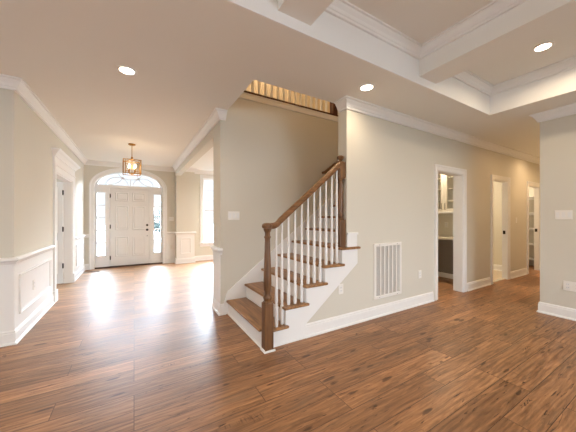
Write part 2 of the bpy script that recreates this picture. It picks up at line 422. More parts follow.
# upstairs hall seen through the stair opening
wd(MB().box(.4, 5.6, 4.95, 5.05, 3.05, 5.5).build('wall_upstairs', M['upwall']), 'tan upstairs wall behind the railing')
wd(MB().box(.4, 5.6, 2.30, 2.40, 3.05, 5.5).build('wall_upstairs_near', M['upwall']), 'upstairs wall above the long wall')
wd(MB().box(.3, .4, 2.30, 5.05, 3.05, 5.5).build('wall_upstairs_left', M['upwall']), 'upstairs end wall')
wd(MB().box(5.6, 5.7, 2.30, 5.05, 3.05, 5.5).build('wall_upstairs_right', M['upwall']), 'upstairs wall at the head of the stair')
struct(MB().box(.3, 5.7, 2.30, 5.05, 5.5, 5.6).build('ceiling.002', M['ceil']), 'upstairs ceiling', 'ceiling')

# ------------------------------------------------------------------ crown, base and chair rail runs
tn = [2]
def trim(mb, label, m='trim', smooth=False):
    tn[0] += 1
    return struct(mb.build(f'trim_{tn[0]}', M[m]), label, 'trim')
trim(MB().sweep([(-4.45, YL), (XL, YL), (XL, YF), (XR+.5, YF)], crown(CZ), XY, side=-1), 'crown moulding along the left wall and front wall')
trim(MB().sweep([(1.07, YS), (XR, YS), (XR, 7.90), ], crown(CZ), XY, side=1), 'crown moulding along the dining room header')
trim(MB().sweep([(1.04, 7.90), (1.52, 7.90), (1.52, YF), (5.1, YF)], crown(CZ), XY, side=-1), 'crown moulding on the panelled pier and dining wall')
trim(MB().sweep([(XC, YW+.13), (XC, YW), (10.5, YW)], crown(CZ), XY, side=-1), 'crown moulding along the long wall')
trim(MB().sweep([(10.5, YP), (XP, YP), (XP, -4.55)], crown(CZ), XY, side=-1), 'crown moulding around the wall pier at the right edge')

def base(path, label, side=-1):
    return struct(MB().sweep(path, BASE, XY, side=side).build('baseboard_' + label.split()[0], M['trim']), 'white baseboard ' + ' '.join(label.split()[1:]), 'baseboard')
CW = .092
base([(-4.45, YL), (XL, YL), (XL, LD0-.175)], 'left below the wainscot at the foyer corner')
base([(XL, LD1+.175), (XL, YF), (AC-AH-.11, YF)], 'foyer beyond the side doorway')
base([(AC+AH+.11, YF), (1.03, YF)], 'front right of the entry door')
base([(1.03, YF-.01), (1.03, 7.90), (1.52, 7.90), (1.52, YF)], 'pier around the panelled pier')
base([(1.55, YF), (5.1, YF)], 'dining under the tall window')
base([(1.07, YS), (XR, YS), (XR, YO)], 'stair at the wall end beside the first step', side=1)
base([(1.60, YW), (D1[0]-CW-.03, YW)], 'vent below the air return')
base([(D1[1]+CW+.03, YW), (D2[0]-CW-.03, YW)], 'hall between the pantry doorway and middle doorway')
base([(D2[1]+CW+.03, YW), (D3[0]-CW-.03, YW)], 'corridor between the middle and last doorways')
base([(D3[1]+CW+.03, YW), (10.5, YW)], 'end beyond the last doorway')
base([(6.0, YP), (XP, YP), (XP, -4.5)], 'right around the wall pier with switches')
base([(7.72, 4.45), (7.72, YW+TF)], 'bath inside the middle room', side=-1)

def rail(path, label, side=-1):
    return trim(MB().sweep(path, RAIL, XY, side=side), label)
rail([(-4.45, YL), (XL, YL), (XL, LD0-.235)], 'white chair rail at the foyer corner')
rail([(XL, LD1+.18), (XL, YF), (AC-AH-.11, YF)], 'white chair rail beyond the side doorway')
rail([(AC+AH+.11, YF), (1.03, YF)], 'short white chair rail right of the entry door')
rail([(1.03, YF-.06), (1.03, 7.90), (1.52, 7.90), (1.52, YF)], 'white chair rail around the panelled pier')
rail([(XR+.02, YS), (XR, YS), (XR, YO)], 'white chair rail end on the wall beside the stair', side=1)
# white wainscot boards below the rails
wz = (.140, .812); wt = .004
mb = MB(); mb.prism([(YL, wz[0]), (LD0-.16, wz[0]), (LD0-.16, wz[1]), (YL, wz[1])], 0, wt, E_(XL)); trim(mb, 'white wainscot board on the left foyer wall')
trim(MB().prism([(LD1+.15, wz[0]), (YF, wz[0]), (YF, wz[1]), (LD1+.15, wz[1])], 0, wt, E_(XL)), 'white wainscot board beyond the side doorway')
trim(MB().prism([(-4.4, wz[0]), (XL, wz[0]), (XL, wz[1]), (-4.4, wz[1])], 0, wt, S_(YL)), 'white wainscot board left of the foyer corner')
trim(MB().prism([(AC+AH+.1, wz[0]), (1.03, wz[0]), (1.03, wz[1]), (AC+AH+.1, wz[1])], 0, wt, S_(YF)), 'white wainscot board right of the entry door')
trim(MB().prism([(1.03, wz[0]), (1.52, wz[0]), (1.52, wz[1]), (1.03, wz[1])], 0, wt, S_(7.90)), 'white wainscot board on the pier')
trim(MB().prism([(YS, wz[0]), (YO, wz[0]), (YO, wz[1]), (YS, wz[1])], 0, wt, W_(XR)), 'white wainscot board on the wall end by the stair')
def panel_mould(u0, u1, z0, z1, mp, label):
    trim(MB().sweep([(u0, z0), (u1, z0), (u1, z1), (u0, z1)], PANEL, mp, closed=True), label)
panel_mould(3.88, 5.09, .27, .70, E_(XL+wt), 'large rectangular picture-frame moulding on the left wainscot')
panel_mould(7.05, 7.95, .27, .72, E_(XL+wt), 'picture-frame moulding beyond the side doorway')
panel_mould(1.13, 1.42, .27, .72, S_(7.90-wt), 'small rectangular picture-frame moulding on the pier')

# ------------------------------------------------------------------ doorways in the long wall: jamb lining and casing
def doorway(n, d, label, tw=TW):
    root = empty(f'door_{n}', ((d[0]+d[1])/2, YW+tw/2, 0))
    struct(root, label, 'doorway')
    a, b = d
    jm = MB().prism([(a, 0), (a, DZ), (b, DZ), (b, 0), (b-.016, 0), (b-.016, DZ-.016), (a+.016, DZ-.016), (a+.016, 0)], 0, -tw, S_(YW)).build('jamb', M['trim'])
    cs = MB().sweep([(a+.008, 0), (a+.008, DZ-.008), (b-.008, DZ-.008), (b-.008, 0)], CASE, S_(YW), side=1).build('casing', M['trim'])
    adopt(root, jm, cs)
    return root
doorway(3, D1, 'white cased pantry doorway nearest the air return')
r2 = doorway(4, D2, 'white cased middle hall doorway into a bare room', TF)
r3 = doorway(5, D3, 'white cased last hall doorway with shelves inside', TF)
for r, d in ((r2, D2), (r3, D3)):
    mb = MB().box(d[1]-.021, d[1]-.016, YW+.025, YW+.07, .955, 1.03)
    adopt(r, mb.build('strike_plate', M['bronze'], bevel=.002))
# door casings facing the rooms behind are plain; a pale marble threshold sits in the middle doorway
tag(MB().box(D2[0]+.017, D2[1]-.017, YW+.02, YW+TF, .0005, .016).build('threshold_strip', M['counter'], bevel=.004), 'pale stone threshold in the middle hall doorway', 'threshold')

# ------------------------------------------------------------------ side doorway on the left with open door
sd = empty('door_2', (XL-.065, (LD0+LD1)/2, 0)); struct(sd, 'white cased side doorway with open hinged door on the left', 'door')
jm = MB().prism([(LD0, 0), (LD0, LDZ), (LD1, LDZ), (LD1, 0), (LD1-.018, 0), (LD1-.018, LDZ-.018), (LD0+.018, LDZ-.018), (LD0+.018, 0)], 0, -.13, E_(XL)).build('jamb', M['trim'])
cs = MB().sweep([(LD0, 0), (LD0, LDZ), (LD1, LDZ), (LD1, 0)], [(a*1.55, b*1.1) for a, b in CASE], E_(XL), side=1).build('casing', M['trim'])
hd = MB()
hd.prism([(LD0-.15, LDZ+.10), (LD1+.15, LDZ+.10), (LD1+.15, LDZ+.23), (LD0-.15, LDZ+.23)], 0, .022, E_(XL))
hd.prism([(LD0-.165, LDZ+.10), (LD1+.165, LDZ+.10), (LD1+.165, LDZ+.118), (LD0-.165, LDZ+.118)], 0, .034, E_(XL))
hd = hd.build('frieze_board', M['trim'])
cp = MB().sweep([(XL, LD0-.15), (XL+.022, LD0-.15), (XL+.022, LD1+.15), (XL, LD1+.15)],
                [(0, LDZ+.23), (.012, LDZ+.23), (.02, LDZ+.25), (.045, LDZ+.285), (.062, LDZ+.30), (.075, LDZ+.315), (.082, LDZ+.335), (0, LDZ+.335)], XY, side=-1).build('cornice', M['trim'])
LY = LD1-.020
leaf = MB().box(XL-.13-.60, XL-.132, LY-.036, LY, .012, LDZ-.022)
leaf = leaf.build('door_leaf', M['door'], bevel=.002)
adopt(sd, jm, cs, hd, cp, leaf)
for a, b in ((LD0-.17, LD0-.004), (LD1+.004, LD1+.17)): adopt(sd, MB().prism([(a, .001), (b, .001), (b, .18), (a, .18)], 0, .036, E_(XL)).build('plinth_block', M['trim'], bevel=.003))
def panel_set(mp, rects, m, parent_obj):
    out = []
    for (u0, u1, z0, z1) in rects:
        mb = MB().sweep([(u0, z0), (u1, z0), (u1, z1), (u0, z1)], [(0, 0), (0, .003), (.012, .014), (.020, .012), (.026, .002), (.042, .002), (.055, .009), (.06, .009), (.06, 0)], mp, closed=True)
        mb.prism([(u0+.055, z0+.055), (u1-.055, z0+.055), (u1-.055, z1-.055), (u0+.055, z1-.055)], .001, .0092, mp)
        o = mb.build('panel', m); o.parent = parent_obj
        if parent_obj.parent: o.matrix_parent_inverse = Matrix.Translation(-Vector(parent_obj.parent.location))@Matrix.Identity(4)
        o.matrix_parent_inverse = Matrix.Identity(4)
        out.append(o)
    return out
panel_set(S_(LY-.036), [(XL-.13-.52, XL-.13-.08, .2, .86), (XL-.13-.52, XL-.13-.08, 1.0, 1.9)], M['door'], leaf)
for z in (.36, 1.08, 1.80):
    h = MB().box(XL-.142, XL-.118, LY-.046, LY-.0365, z-.045, z+.045)
    h.lathe([(.007, z-.05), (.007, z+.05)], cx=XL-.131, cy=LY-.044, seg=10)
    adopt(sd, h.build('hinge', M['bronze']))

# ------------------------------------------------------------------ entry door with sidelights and arched transom
ed = empty('door_1', (AC, YF+.1, 0)); struct(ed, 'white six-panel entry door with sidelights and arched transom', 'door')
E = []
path = [(AC-AH, 0)] + arch(AH, AB)[::-1] + [(AC+AH, 0)]
E.append(MB().sweep(path, [(0, -.03), (0, .012), (.012, .018), (.075, .020), (.088, .030), (.112, .030), (.112, -.0)], S_(YF), side=1).build('casing', M['trim']))
DH = .455; FR = S_(YF+.14)
GA, GB, GZ = .715, .335, 2.165
# white frame: head, posts, panels around the glass (one frame piece per opening)
def frame_piece(name, outer, holes, b0=0, b1=.075):
    mb = MB()
    # ring between outer and each single hole, same vertex count
    for (o, h) in holes:
        n = len(o)
        mb.sweep  # noqa
        A = [mb.bm.verts.new(FR(u, z, b0)) for u, z in o]; B = [mb.bm.verts.new(FR(u, z, b1)) for u, z in o]
        C = [mb.bm.verts.new(FR(u, z, b0)) for u, z in h]; D = [mb.bm.verts.new(FR(u, z, b1)) for u, z in h]
        for i in range(n):
            j = (i+1) % n
            mb.bm.faces.new([A[i], A[j], B[j], B[i]]); mb.bm.faces.new([C[i], D[i], D[j], C[j]])
            mb.bm.faces.new([B[i], B[j], D[j], D[i]]); mb.bm.faces.new([A[i], C[i], C[j], A[j]])
    return mb.build(name, M['trim'])
n_ = 28
out_ = [(AC+AH*math.cos(PI*k/n_), ASP+(AB)*math.sin(PI*k/n_)) for k in range(n_+1)]
out_[0] = (AC+AH, 2.085); out_[-1] = (AC-AH, 2.085)
out_ = [(AC+AH, 2.085)] + out_[1:-1] + [(AC-AH, 2.085)]
inn_ = [(AC+GA*math.cos(PI*k/n_), GZ+GB*math.sin(PI*k/n_)) for k in range(n_+1)]
tr = frame_piece('transom_frame', None, [(out_, inn_)])
E.append(tr)
tp = MB().prism(inn_, .025, .031, FR).build('pane', M['glass']); tp.parent = tr
mb = MB()
def bar(pts, w=.011):
    mb.sweep(pts, [(-w, .018), (w, .018), (w, .046), (-w, .046)], FR)
def ell(cx_, cz_, a, b, t0, t1, n=14): return [(cx_+a*math.cos(t0+(t1-t0)*k/n), cz_+b*math.sin(t0+(t1-t0)*k/n)) for k in range(n+1)]
bar(ell(AC-.30, GZ, .245, .215, 0, PI)); bar(ell(AC+.30, GZ, .245, .215, 0, PI))
bar([(AC, GZ), (AC, GZ+.17)]); 
bar(ell(AC, GZ+GB, .28, .165, PI, 2*PI))
bar(ell(AC-.50, GZ+GB*.98-.02, .34, .30, -PI*.5, -.05, 10)); bar(ell(AC+.50, GZ+GB*.98-.02, .34, .30, -PI+.05, -PI*.5, 10))
mt = mb.build('muntin', M['trim']); mt.parent = tr
for s in (-1, 1):
    a, b = sorted((AC+s*(DH+.012), AC+s*AH)); g0, g1 = sorted((AC+s*.565, AC+s*.735))
    sf = frame_piece('sidelight_frame', None, [([(a, .03), (b, .03), (b, 2.085), (a, 2.085)], [(g0, .33), (g1, .33), (g1, 1.95), (g0, 1.95)])])
    E.append(sf)
    pn = MB().prism([(g0, .33), (g1, .33), (g1, 1.95), (g0, 1.95)], .025, .031, FR).build('pane', M['glass']); pn.parent = sf
    mm = MB()
    for k in range(1, 5):
        z = .33+k*1.62/5; mm.prism([(g0, z-.014), (g1, z-.014), (g1, z+.014), (g0, z+.014)], .018, .046, FR)
    mm = mm.build('muntin', M['trim']); mm.parent = sf
    bead = MB().sweep([(g0, .33), (g1, .33), (g1, 1.95), (g0, 1.95)], [(0, .06), (0, .088), (-.012, .088), (-.020, .075), (-.020, .07)], FR, closed=True).build('glazing_bead', M['trim']); bead.parent = sf
dl = MB().prism([(AC-DH, .033), (AC+DH, .033), (AC+DH, 2.08), (AC-DH, 2.08)], .02, .064, FR).build('door_leaf', M['door'], bevel=.002)
E.append(dl)
E.append(MB().sweep([(AC-DH-.03, .03), (AC-DH-.03, 2.10), (AC+DH+.03, 2.10), (AC+DH+.03, .03)], [(0, .004), (0, .0195), (-.055, .0195), (-.055, .004)], FR, side=1).build('door_stop', M['trim']))
cols = ((AC-.345, AC-.045), (AC+.045, AC+.345))
DF = S_(YF+.14-.064)
panel_set(DF, [(a, b, z0, z1) for a, b in cols for z0, z1 in ((.27, .80), (.98, 1.62), (1.75, 1.98))], M['door'], dl)
th = MB().prism([(AC-AH, 0), (AC+AH, 0), (AC+AH, .03), (AC-AH, .03)], -.02, .125, FR).prism([(AC-DH-.05, .03), (AC+DH+.05, .03), (AC+DH+.05, .06), (AC-DH-.05, .06)], .0, .0185, FR).build('threshold', M['thresh'], bevel=.004); E.append(th)
yk = YF+.14-.064
kn = MB().lathe([(.030, 0), (.030, -.006), (.012, -.010), (.012, -.03), (.026, -.038), (.030, -.052), (.022, -.064), (.004, -.067)], axis='Y', origin=(AC+.395, yk, .97), seg=18).build('knob', M['bronze'], smooth=True)
db = MB().lathe([(.030, 0), (.030, -.012), (.022, -.018), (.004, -.019)], axis='Y', origin=(AC+.395, yk, 1.10), seg=18).build('deadbolt', M['bronze'], smooth=True)
pl = MB().lathe([(.011, 0), (.011, -.006), (.003, -.007)], axis='Y', origin=(AC+.395, yk, .80), seg=12).build('latch_button', M['bronze'])
E += [kn, db, pl]
for z in (.25, 1.07, 1.88):
    h = MB().box(AC-DH-.024, AC-DH+.012, yk-.003, yk-.0005, z-.05, z+.05)
    h.lathe([(.007, z-.055), (.007, z+.055)], cx=AC-DH-.005, cy=yk-.008, seg=10)
    E.append(h.build('hinge', M['bronze']))
adopt(ed, *E)

# ------------------------------------------------------------------ windows
def window(n, u0, u1, z0, z1, mp, label, depth=.16, cols=2, rows=4, casing=True):
    """mp(u, z, b): b = 0 on the room face of the wall, negative into the wall"""
    c = mp((u0+u1)/2, z0, 0); root = empty(f'window_{n}', c); struct(root, label, 'window')
    fr = MB().sweep([(u0, z0), (u1, z0), (u1, z1), (u0, z1)], [(0, -.13), (.05, -.13), (.05, -.07), (.02, -.05), (.012, 0), (0, 0)], mp, closed=True).build('frame', M['trim'])
    pa = MB().prism([(u0+.05, z0+.05), (u1-.05, z0+.05), (u1-.05, z1-.05), (u0+.05, z1-.05)], -.104, -.098, mp).build('pane', M['glass'])
    mb = MB(); w, h = u1-u0-.1, z1-z0-.1
    for k in range(1, cols):
        u = u0+.05+w*k/cols; mb.prism([(u-.010, z0+.05), (u+.010, z0+.05), (u+.010, z1-.05), (u-.010, z1-.05)], -.118, -.084, mp)
    for k in range(1, rows):
        z = z0+.05+h*k/rows; e = .022 if k == rows//2 else .009
        mb.prism([(u0+.05, z-e), (u1-.05, z-e), (u1-.05, z+e), (u0+.05, z+e)], -.116, -.086, mp)
    mu = mb.build('muntin', M['trim'])
    obs = [fr, pa, mu]
    if casing:
        obs.append(MB().sweep([(u0, z0), (u0, z1), (u1, z1), (u1, z0)], CASE, mp, side=1).build('casing', M['trim']))
        obs.append(MB().prism([(u0-.11, z0-.03), (u1+.11, z0-.03), (u1+.11, z0), (u0-.11, z0)], 0, .045, mp).prism([(u0-.09, z0-.12), (u1+.09, z0-.12), (u1+.09, z0-.03), (u0-.09, z0-.03)], 0, .018, mp).build('sill', M['trim']))
    adopt(root, *obs)
window(1, *DW, S_(YF), 'tall bright dining room window with white grilles', cols=3, rows=6)
window(2, 5.3, 7.1, .54, 2.52, W_(5.1), 'unseen side window of the dining room, sized for its daylight', cols=3, rows=6)  # unseen opening, enlarged for the daylight it gives the foyer
window(3, .8, 4.4, .35, 2.45, N_(-4.55), 'unseen great room window behind the viewer, sized for its daylight', cols=4, rows=2)  # unseen; place and width chosen for the daylight it lets in
window(6, -1.6, .2, .5, 2.3, E_(-4.45), 'unseen great room side window, sized for its daylight', cols=3, rows=2)  # unseen; size chosen for how bright the right wall gets
window(7, 5.2, 6.8, .6, 2.4, E_(-4.0), 'study window behind the side door', cols=2, rows=4)

# ------------------------------------------------------------------ staircase
st = empty('staircase', (X0, 2.9, 0))
tag(st, 'open staircase with brown oak treads, white risers and turned white balusters', 'staircase')
P = []
YI = YS-.02
YB = 2.375
def riser_x(i): return X0+(i-1)*RUN
NX = 1.135; NY = 2.306; NH = .046
for i in range(1, 16):
    z = RISE*i; xa, xb = riser_x(i)-.028, riser_x(i+1)
    tip = xb+.024
    mb = MB()
    def pl(pts): mb.prism(pts, z-.028, z, XY)
    if i == 1:
        pl([(xa, 2.37), (NX+NH+.003, 2.37), (NX+NH+.003, 2.295), (tip, 2.295), (tip, 2.338), (xb, 2.338), (xb, YI), (xa, YI)])
    elif i < 5:
        pl([(xa, 2.295), (tip, 2.295), (tip, 2.338), (xb, 2.338), (xb, YI), (xa, YI)])
    elif i == 5:
        pl([(xa, 2.295), (tip, 2.295), (tip, 2.338), (XC-.001, 2.338), (XC-.001, YW+TW+.002), (xb, YW+TW+.002), (xb, YI), (xa, YI)])
    else:
        pl([(xa, YW+TW+.002), (xb, YW+TW+.002), (xb, YI), (xa, YI)])
    P.append(mb.build('tread', M['tread'], bevel=.010, seg=3))
    y0 = YW if i <= 5 else YW+TW+.002
    P.append(MB().box(riser_x(i), riser_x(i)+.018, y0, YI, z-RISE+(.0 if i > 1 else 0), z-.0285).build('riser', M['trim']))
# open-side skirt board: stepped top, sloping bottom
pts = [(X0, 0.001), (X0, RISE-.029)]
for i in range(1, 6):
    zt = RISE*i-.029
    if i > 1: pts.append((riser_x(i), zt))
    pts.append((riser_x(i+1), zt) if i < 5 else (riser_x(6)-.005, zt))
pts += [(riser_x(6)-.005, .745), (1.60, .143), (1.60, .001)]
P.append(MB().prism(pts, .0, .016, S_(YW)).build('skirt_board', M['trim']))
cap = MB().prism([(XC+.001, RISE*5+.001), (2.385, RISE*5+.001), (2.385, 1.10), (XC+.001, 1.10)], 0, .012, S_(YW))
cap.prism([(XC+.001, 1.10), (2.395, 1.10), (2.395, 1.125), (XC+.001, 1.125)], 0, .022, S_(YW))
P.append(cap.build('skirt_cap', M['trim']))
# wall-side skirt
sl = RISE/RUN
zs = lambda x: RISE+(x-(X0-.028))*sl
mb = MB().prism([(1.045, .148), (1.07, .148+.10), (1.10, zs(1.10)+.10), (4.65, zs(4.65)+.13), (4.65, zs(4.65)-.35), (1.55, zs(1.55)-.35), (1.11, .0), (1.045, 0)], .0, .018, S_(YS-.001))
P.append(mb.build('wall_skirt', M['trim']))
# shoe at the first riser
P.append(MB().prism([(X0-.016, 2.268), (X0-.001, 2.268), (X0-.001, YI), (X0-.016, YI)], 0, .022, XY).build('shoe_moulding', M['trim'], bevel=.006))
P.append(MB().prism([(NX-NH-.016, NY-NH-.016), (NX+NH+.014, NY-NH-.016), (NX+NH+.014, NY-NH-.001), (NX-NH-.001, NY-NH-.001), (NX-NH-.001, NY+NH), (NX-NH-.016, NY+NH)], 0, .02, XY).build('shoe_moulding', M['trim'], bevel=.005))
P.append(MB().prism([(NX+NH+.016, YW-.017), (1.599, YW-.017), (1.599, YW-.030), (NX+NH+.016, YW-.030)], 0, .018, XY).build('shoe_moulding', M['trim'], bevel=.005))
# sloping soffit under the upper flight
P.append(MB().prism([(2.45, zs(2.45)-.36), (5.0, zs(5.0)-.36), (5.0, zs(5.0)-.33), (2.45, zs(2.45)-.33)], 0, .93, lambda u, z, b: (u, YW+TW+.01+b, z)).build('soffit', M['ceil']))
# lower newel: square block, turned shaft
nw = MB().box(NX-NH, NX+NH, NY-NH, NY+NH, .001, .47)
P.append(nw.build('newel_block', M['oak'], bevel=.006))
prof = [(.049, .47), (.046, .482), (.036, .490), (.040, .505), (.044, .52), (.040, .535), (.030, .545), (.028, .56), (.036, .60), (.040, .66), (.038, .75), (.033, .88), (.029, 1.0), (.0265, 1.08),
        (.027, 1.10), (.034, 1.112), (.034, 1.122), (.027, 1.13), (.026, 1.16), (.036, 1.18), (.040, 1.19), (.040, 1.205)]
P.append(MB().lathe(prof, cx=NX, cy=NY, seg=24).build('newel_post', M['oak'], smooth=True))
# handrail, swept profile with easing over the lower newel
RP = [(NX-.02, 1.225), (1.20, 1.227), (1.235, 1.232), (1.265, 1.245), (1.29, 1.262), (1.32, 1.285)]
RZ1 = 1.955
rail_p = RP + [(2.138, RZ1)]
hp = [(-.030, -.022), (-.030, .022), (-.012, .030), (.0, .031), (.018, .026), (.027, .014), (.030, 0), (.027, -.014), (.018, -.026), (0, -.031), (-.012, -.030)]
def rail_y(x): return NY + (YB-NY)*min(1, max(0, (x-NX-.04)/.14))
P.append(MB().sweep(rail_p, hp, lambda u, z, b: (u, rail_y(u)+b, z)).build('handrail', M['rail'], smooth=True))
# cap over the newel
P.append(MB().lathe([(.036, 1.205), (.048, 1.207), (.052, 1.222), (.050, 1.240), (.040, 1.250), (.02, 1.256), (.002, 1.257)], cx=NX-.005, cy=NY, seg=24).build('newel_cap', M['rail'], smooth=True))
# upper newel against the wall end
UX, UY, UH = XC-.050, YB+.02, .046
P.append(MB().box(UX-UH, UX+UH, UY-UH, UY+UH, RISE*5+.001, 1.285).build('newel_block', M['oak'], bevel=.005))
prof = [(.045, 1.285), (.042, 1.297), (.032, 1.305), (.036, 1.32), (.040, 1.335), (.030, 1.36), (.034, 1.40), (.036, 1.46), (.031, 1.60), (.027, 1.72), (.034, 1.735), (.034, 1.745), (.028, 1.755), (.040, 1.775), (.045, 1.785)]
P.append(MB().lathe(prof, cx=UX, cy=UY, seg=24).build('newel_post', M['oak'], smooth=True))
P.append(MB().box(UX-UH, UX+UH, UY-UH, UY+UH, 1.785, 1.985).build('newel_block', M['oak'], bevel=.005))
P.append(MB().lathe([(.046, 1.985), (.046, 1.992), (.024, 2.0), (.018, 2.012), (.034, 2.022), (.042, 2.038), (.038, 2.056), (.02, 2.068), (.002, 2.071)], cx=UX, cy=UY, seg=20).build('newel_cap', M['oak'], smooth=True))
# balusters
def rail_under(x):
    for (xa, za), (xb, zb) in zip(rail_p, rail_p[1:]):
        if xa <= x <= xb: return za+(zb-za)*(x-xa)/(xb-xa)-.030/math.cos(math.atan2(zb-za, xb-xa))
BX = [1.255, 1.338, 1.419, 1.502, 1.588, 1.672, 1.758, 1.843, 1.929, 2.016, 2.093]
for x in BX:
    k = 1
    while riser_x(k+1)-.028 <= x-.014: k += 1
    zb = RISE*k; zt = rail_under(x)+.004; h = zt-zb; yb = rail_y(x) if x < 1.3 else YB
    pr = [(.0165, zb), (.0165, zb+.012), (.019, zb+.02), (.019, zb+.19), (.017, zb+.2), (.0125, zb+.207), (.0165, zb+.222), (.0125, zb+.236), (.0165, zb+.265), (.0155, zb+.34), (.0125, zb+h*.72), (.0095, zt)]
    P.append(MB().lathe(pr, cx=x, cy=yb, seg=12).build('baluster', M['trim'], smooth=True))
adopt(st, *P)

# wall-mounted rail farther up
wr = empty('wall_handrail', (2.75, YS-.07, 2.05)); tag(wr, 'short visible end of brown wall handrail higher up the stair', 'handrail')
p = [(2.72, 2.055), (4.8, 2.055+2.08*sl)]
a = MB().sweep(p, [(q[0]*.85, q[1]*.85) for q in hp], lambda u, z, b: (u, YS-.075+b, z)).build('rail', M['rail'], smooth=True)
b = MB().tube([(2.735, YS-.075, 2.065), (2.735, YS-.045, 2.065), (2.735, YS-.006, 2.065)], .022, 12).build('return_end', M['rail'], smooth=True)
c = [MB().tube([(x, YS-.004, 1.96+(x-2.72)*sl), (x, YS-.06, 1.96+(x-2.72)*sl), (x, YS-.075, 2.03+(x-2.72)*sl)], .008, 8).build('bracket', M['bronze']) for x in (3.0, 4.2)]
adopt(wr, a, b, *c)

# ------------------------------------------------------------------ upstairs gallery railing and edge
trim(MB().box(1.07, 4.6, YS-.016, YS-.0005, 2.985, 3.050).box(1.07, 4.9, YS-.024, YS+.10, 3.0505, 3.067), 'white band under the upstairs floor edge')
g = empty('gallery_railing', (3.0, YS+.02, 3.05)); tag(g, 'upstairs railing of pale balusters on a dark nosing above the stair', 'railing')
obs = [MB().box(1.07, 4.9, YS-.032, YS+.10, 3.068, 3.095).build('nosing', M['darkwood'], bevel=.008)]
x = 1.16
while x < 2.93:
    pr = [(.020, 3.095), (.020, 3.30), (.014, 3.32), (.018, 3.36), (.011, 3.98)]
    obs.append(MB().lathe(pr, cx=x, cy=YS+.03, seg=10).build('baluster', M['trim'], smooth=True)); x += .105
obs.append(MB().box(2.955, 3.055, YS-.02, YS+.08, 3.095, 4.12).build('newel_post', M['darkwood'], bevel=.006))
obs.append(MB().box(1.07, 2.955, YS, YS+.06, 3.98, 4.03).build('handrail', M['rail'], bevel=.012))
adopt(g, *obs)

# ------------------------------------------------------------------ air return grille
VX0, VX1, VZ0, VZ1 = 2.69, 3.25, .235, .965
v = empty('air_return_grille', ((VX0+VX1)/2, YW, VZ0)); tag(v, 'large white air return grille with upright louvres on the long wall', 'vent')
obs = [MB().sweep([(VX0, VZ0), (VX1, VZ0), (VX1, VZ1), (VX0, VZ1)], [(0, .0005), (0, .012), (.005, .018), (.034, .018), (.040, .010), (.040, .0005)], S_(YW), closed=True).build('frame', M['plastic']),
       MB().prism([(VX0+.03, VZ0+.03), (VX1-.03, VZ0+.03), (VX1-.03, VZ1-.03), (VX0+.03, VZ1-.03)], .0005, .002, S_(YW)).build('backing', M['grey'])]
nl = 24
for k in range(nl):
    u = VX0+.04+(VX1-VX0-.08)*(k+.5)/nl
    obs.append(MB().prism([(u-.002, YW-.004), (u+.002, YW-.004), (u+.0045, YW-.012), (u+.0005, YW-.012)], VZ0+.038, VZ1-.038, XY).build('louver', M['plastic']))
for k in range(1, 6):
    u = VX0+.04+(VX1-VX0-.08)*k/6
    obs.append(MB().prism([(u-.011, VZ0+.038), (u+.011, VZ0+.038), (u+.011, VZ1-.038), (u-.011, VZ1-.038)], .0125, .018, S_(YW)).build('mullion', M['plastic']))
for u in (VX0+.10, VX1-.10):
    for z in (VZ0+.018, VZ1-.018):
        obs.append(MB().lathe([(.006, 0), (.006, -.003), (.002, -.004)], axis='Y', origin=(u, YW-.018, z), seg=10).build('screw', M['nickel']))
adopt(v, *obs)

# ------------------------------------------------------------------ switches and outlets
def plate(name, mp, u, z, w, h, label, cat, kind, gangs=1, group=None):
    root = empty(name, mp(u, z, 0)); tag(root, label, cat, group)
    r = lambda a, b, c, d: [(a, c), (b, c), (b, d), (a, d)]
    pl_ = MB().prism(r(u-w/2, u+w/2, z-h/2, z+h/2), .0005, .006, mp).build('cover_plate', M['plastic'], bevel=.002); obs = [pl_]
    gw = w/gangs
    for k in range(gangs):
        c = u-w/2+gw*(k+.5)
        if kind == 'rocker':
            obs.append(MB().prism(r(c-.017, c+.017, z-.034, z+.034), .006, .0095, mp).build('rocker', M['door'], bevel=.001))
        else:
            for s in (-1, 1):
                obs.append(MB().prism(r(c-.017, c+.017, z+s*.020-.015, z+s*.020+.015), .006, .0085, mp).build('socket', M['door'], bevel=.002))
            for s in (-1, 1):
                for d in (-.007, .007): obs.append(MB().prism(r(c+d-.0015, c+d+.0015, z+s*.020-.003, z+s*.020+.006), .0085, .009, mp).build('slot', M['grey']))
    adopt(root, *obs)
plate('light_switch', S_(YS), 1.185, 1.335, .165, .118, 'white three-gang light switch on the wall behind the stair', 'light switch', 'rocker', 3)
plate('light_switch', W_(XP), 1.07, 1.345, .165, .12, 'white three-gang light switch at the right edge above an outlet', 'light switch', 'rocker', 3)
plate('wall_outlet', W_(XP), .99, .425, .165, .125, 'wide white outlet plate low on the wall at the right edge', 'outlet', 'duplex', 2)
plate('wall_outlet', S_(YW), 2.125, .455, .075, .118, 'white outlet under the stair skirt, beside the fifth tread', 'outlet', 'duplex')
plate('wall_outlet', S_(YW), 3.70, .455, .075, .118, 'white outlet between the air return and the pantry doorway', 'outlet', 'duplex')
plate('wall_outlet', E_(XL+wt), 4.36, .48, .075, .118, 'white outlet inside the framed wainscot panel', 'outlet', 'duplex')
plate('wall_outlet', S_(YF-wt), .93, .46, .07, .118, 'small white outlet below the chair rail beside the entry door', 'outlet', 'duplex')
plate('light_switch', S_(YF), .93, 1.27, .12, .118, 'white light switch above the chair rail beside the entry door', 'light switch', 'rocker', 2)
plate('light_switch', S_(YW), 7.25, 1.25, .07, .118, 'small single light switch between the middle and last hall doorways', 'light switch', 'rocker')

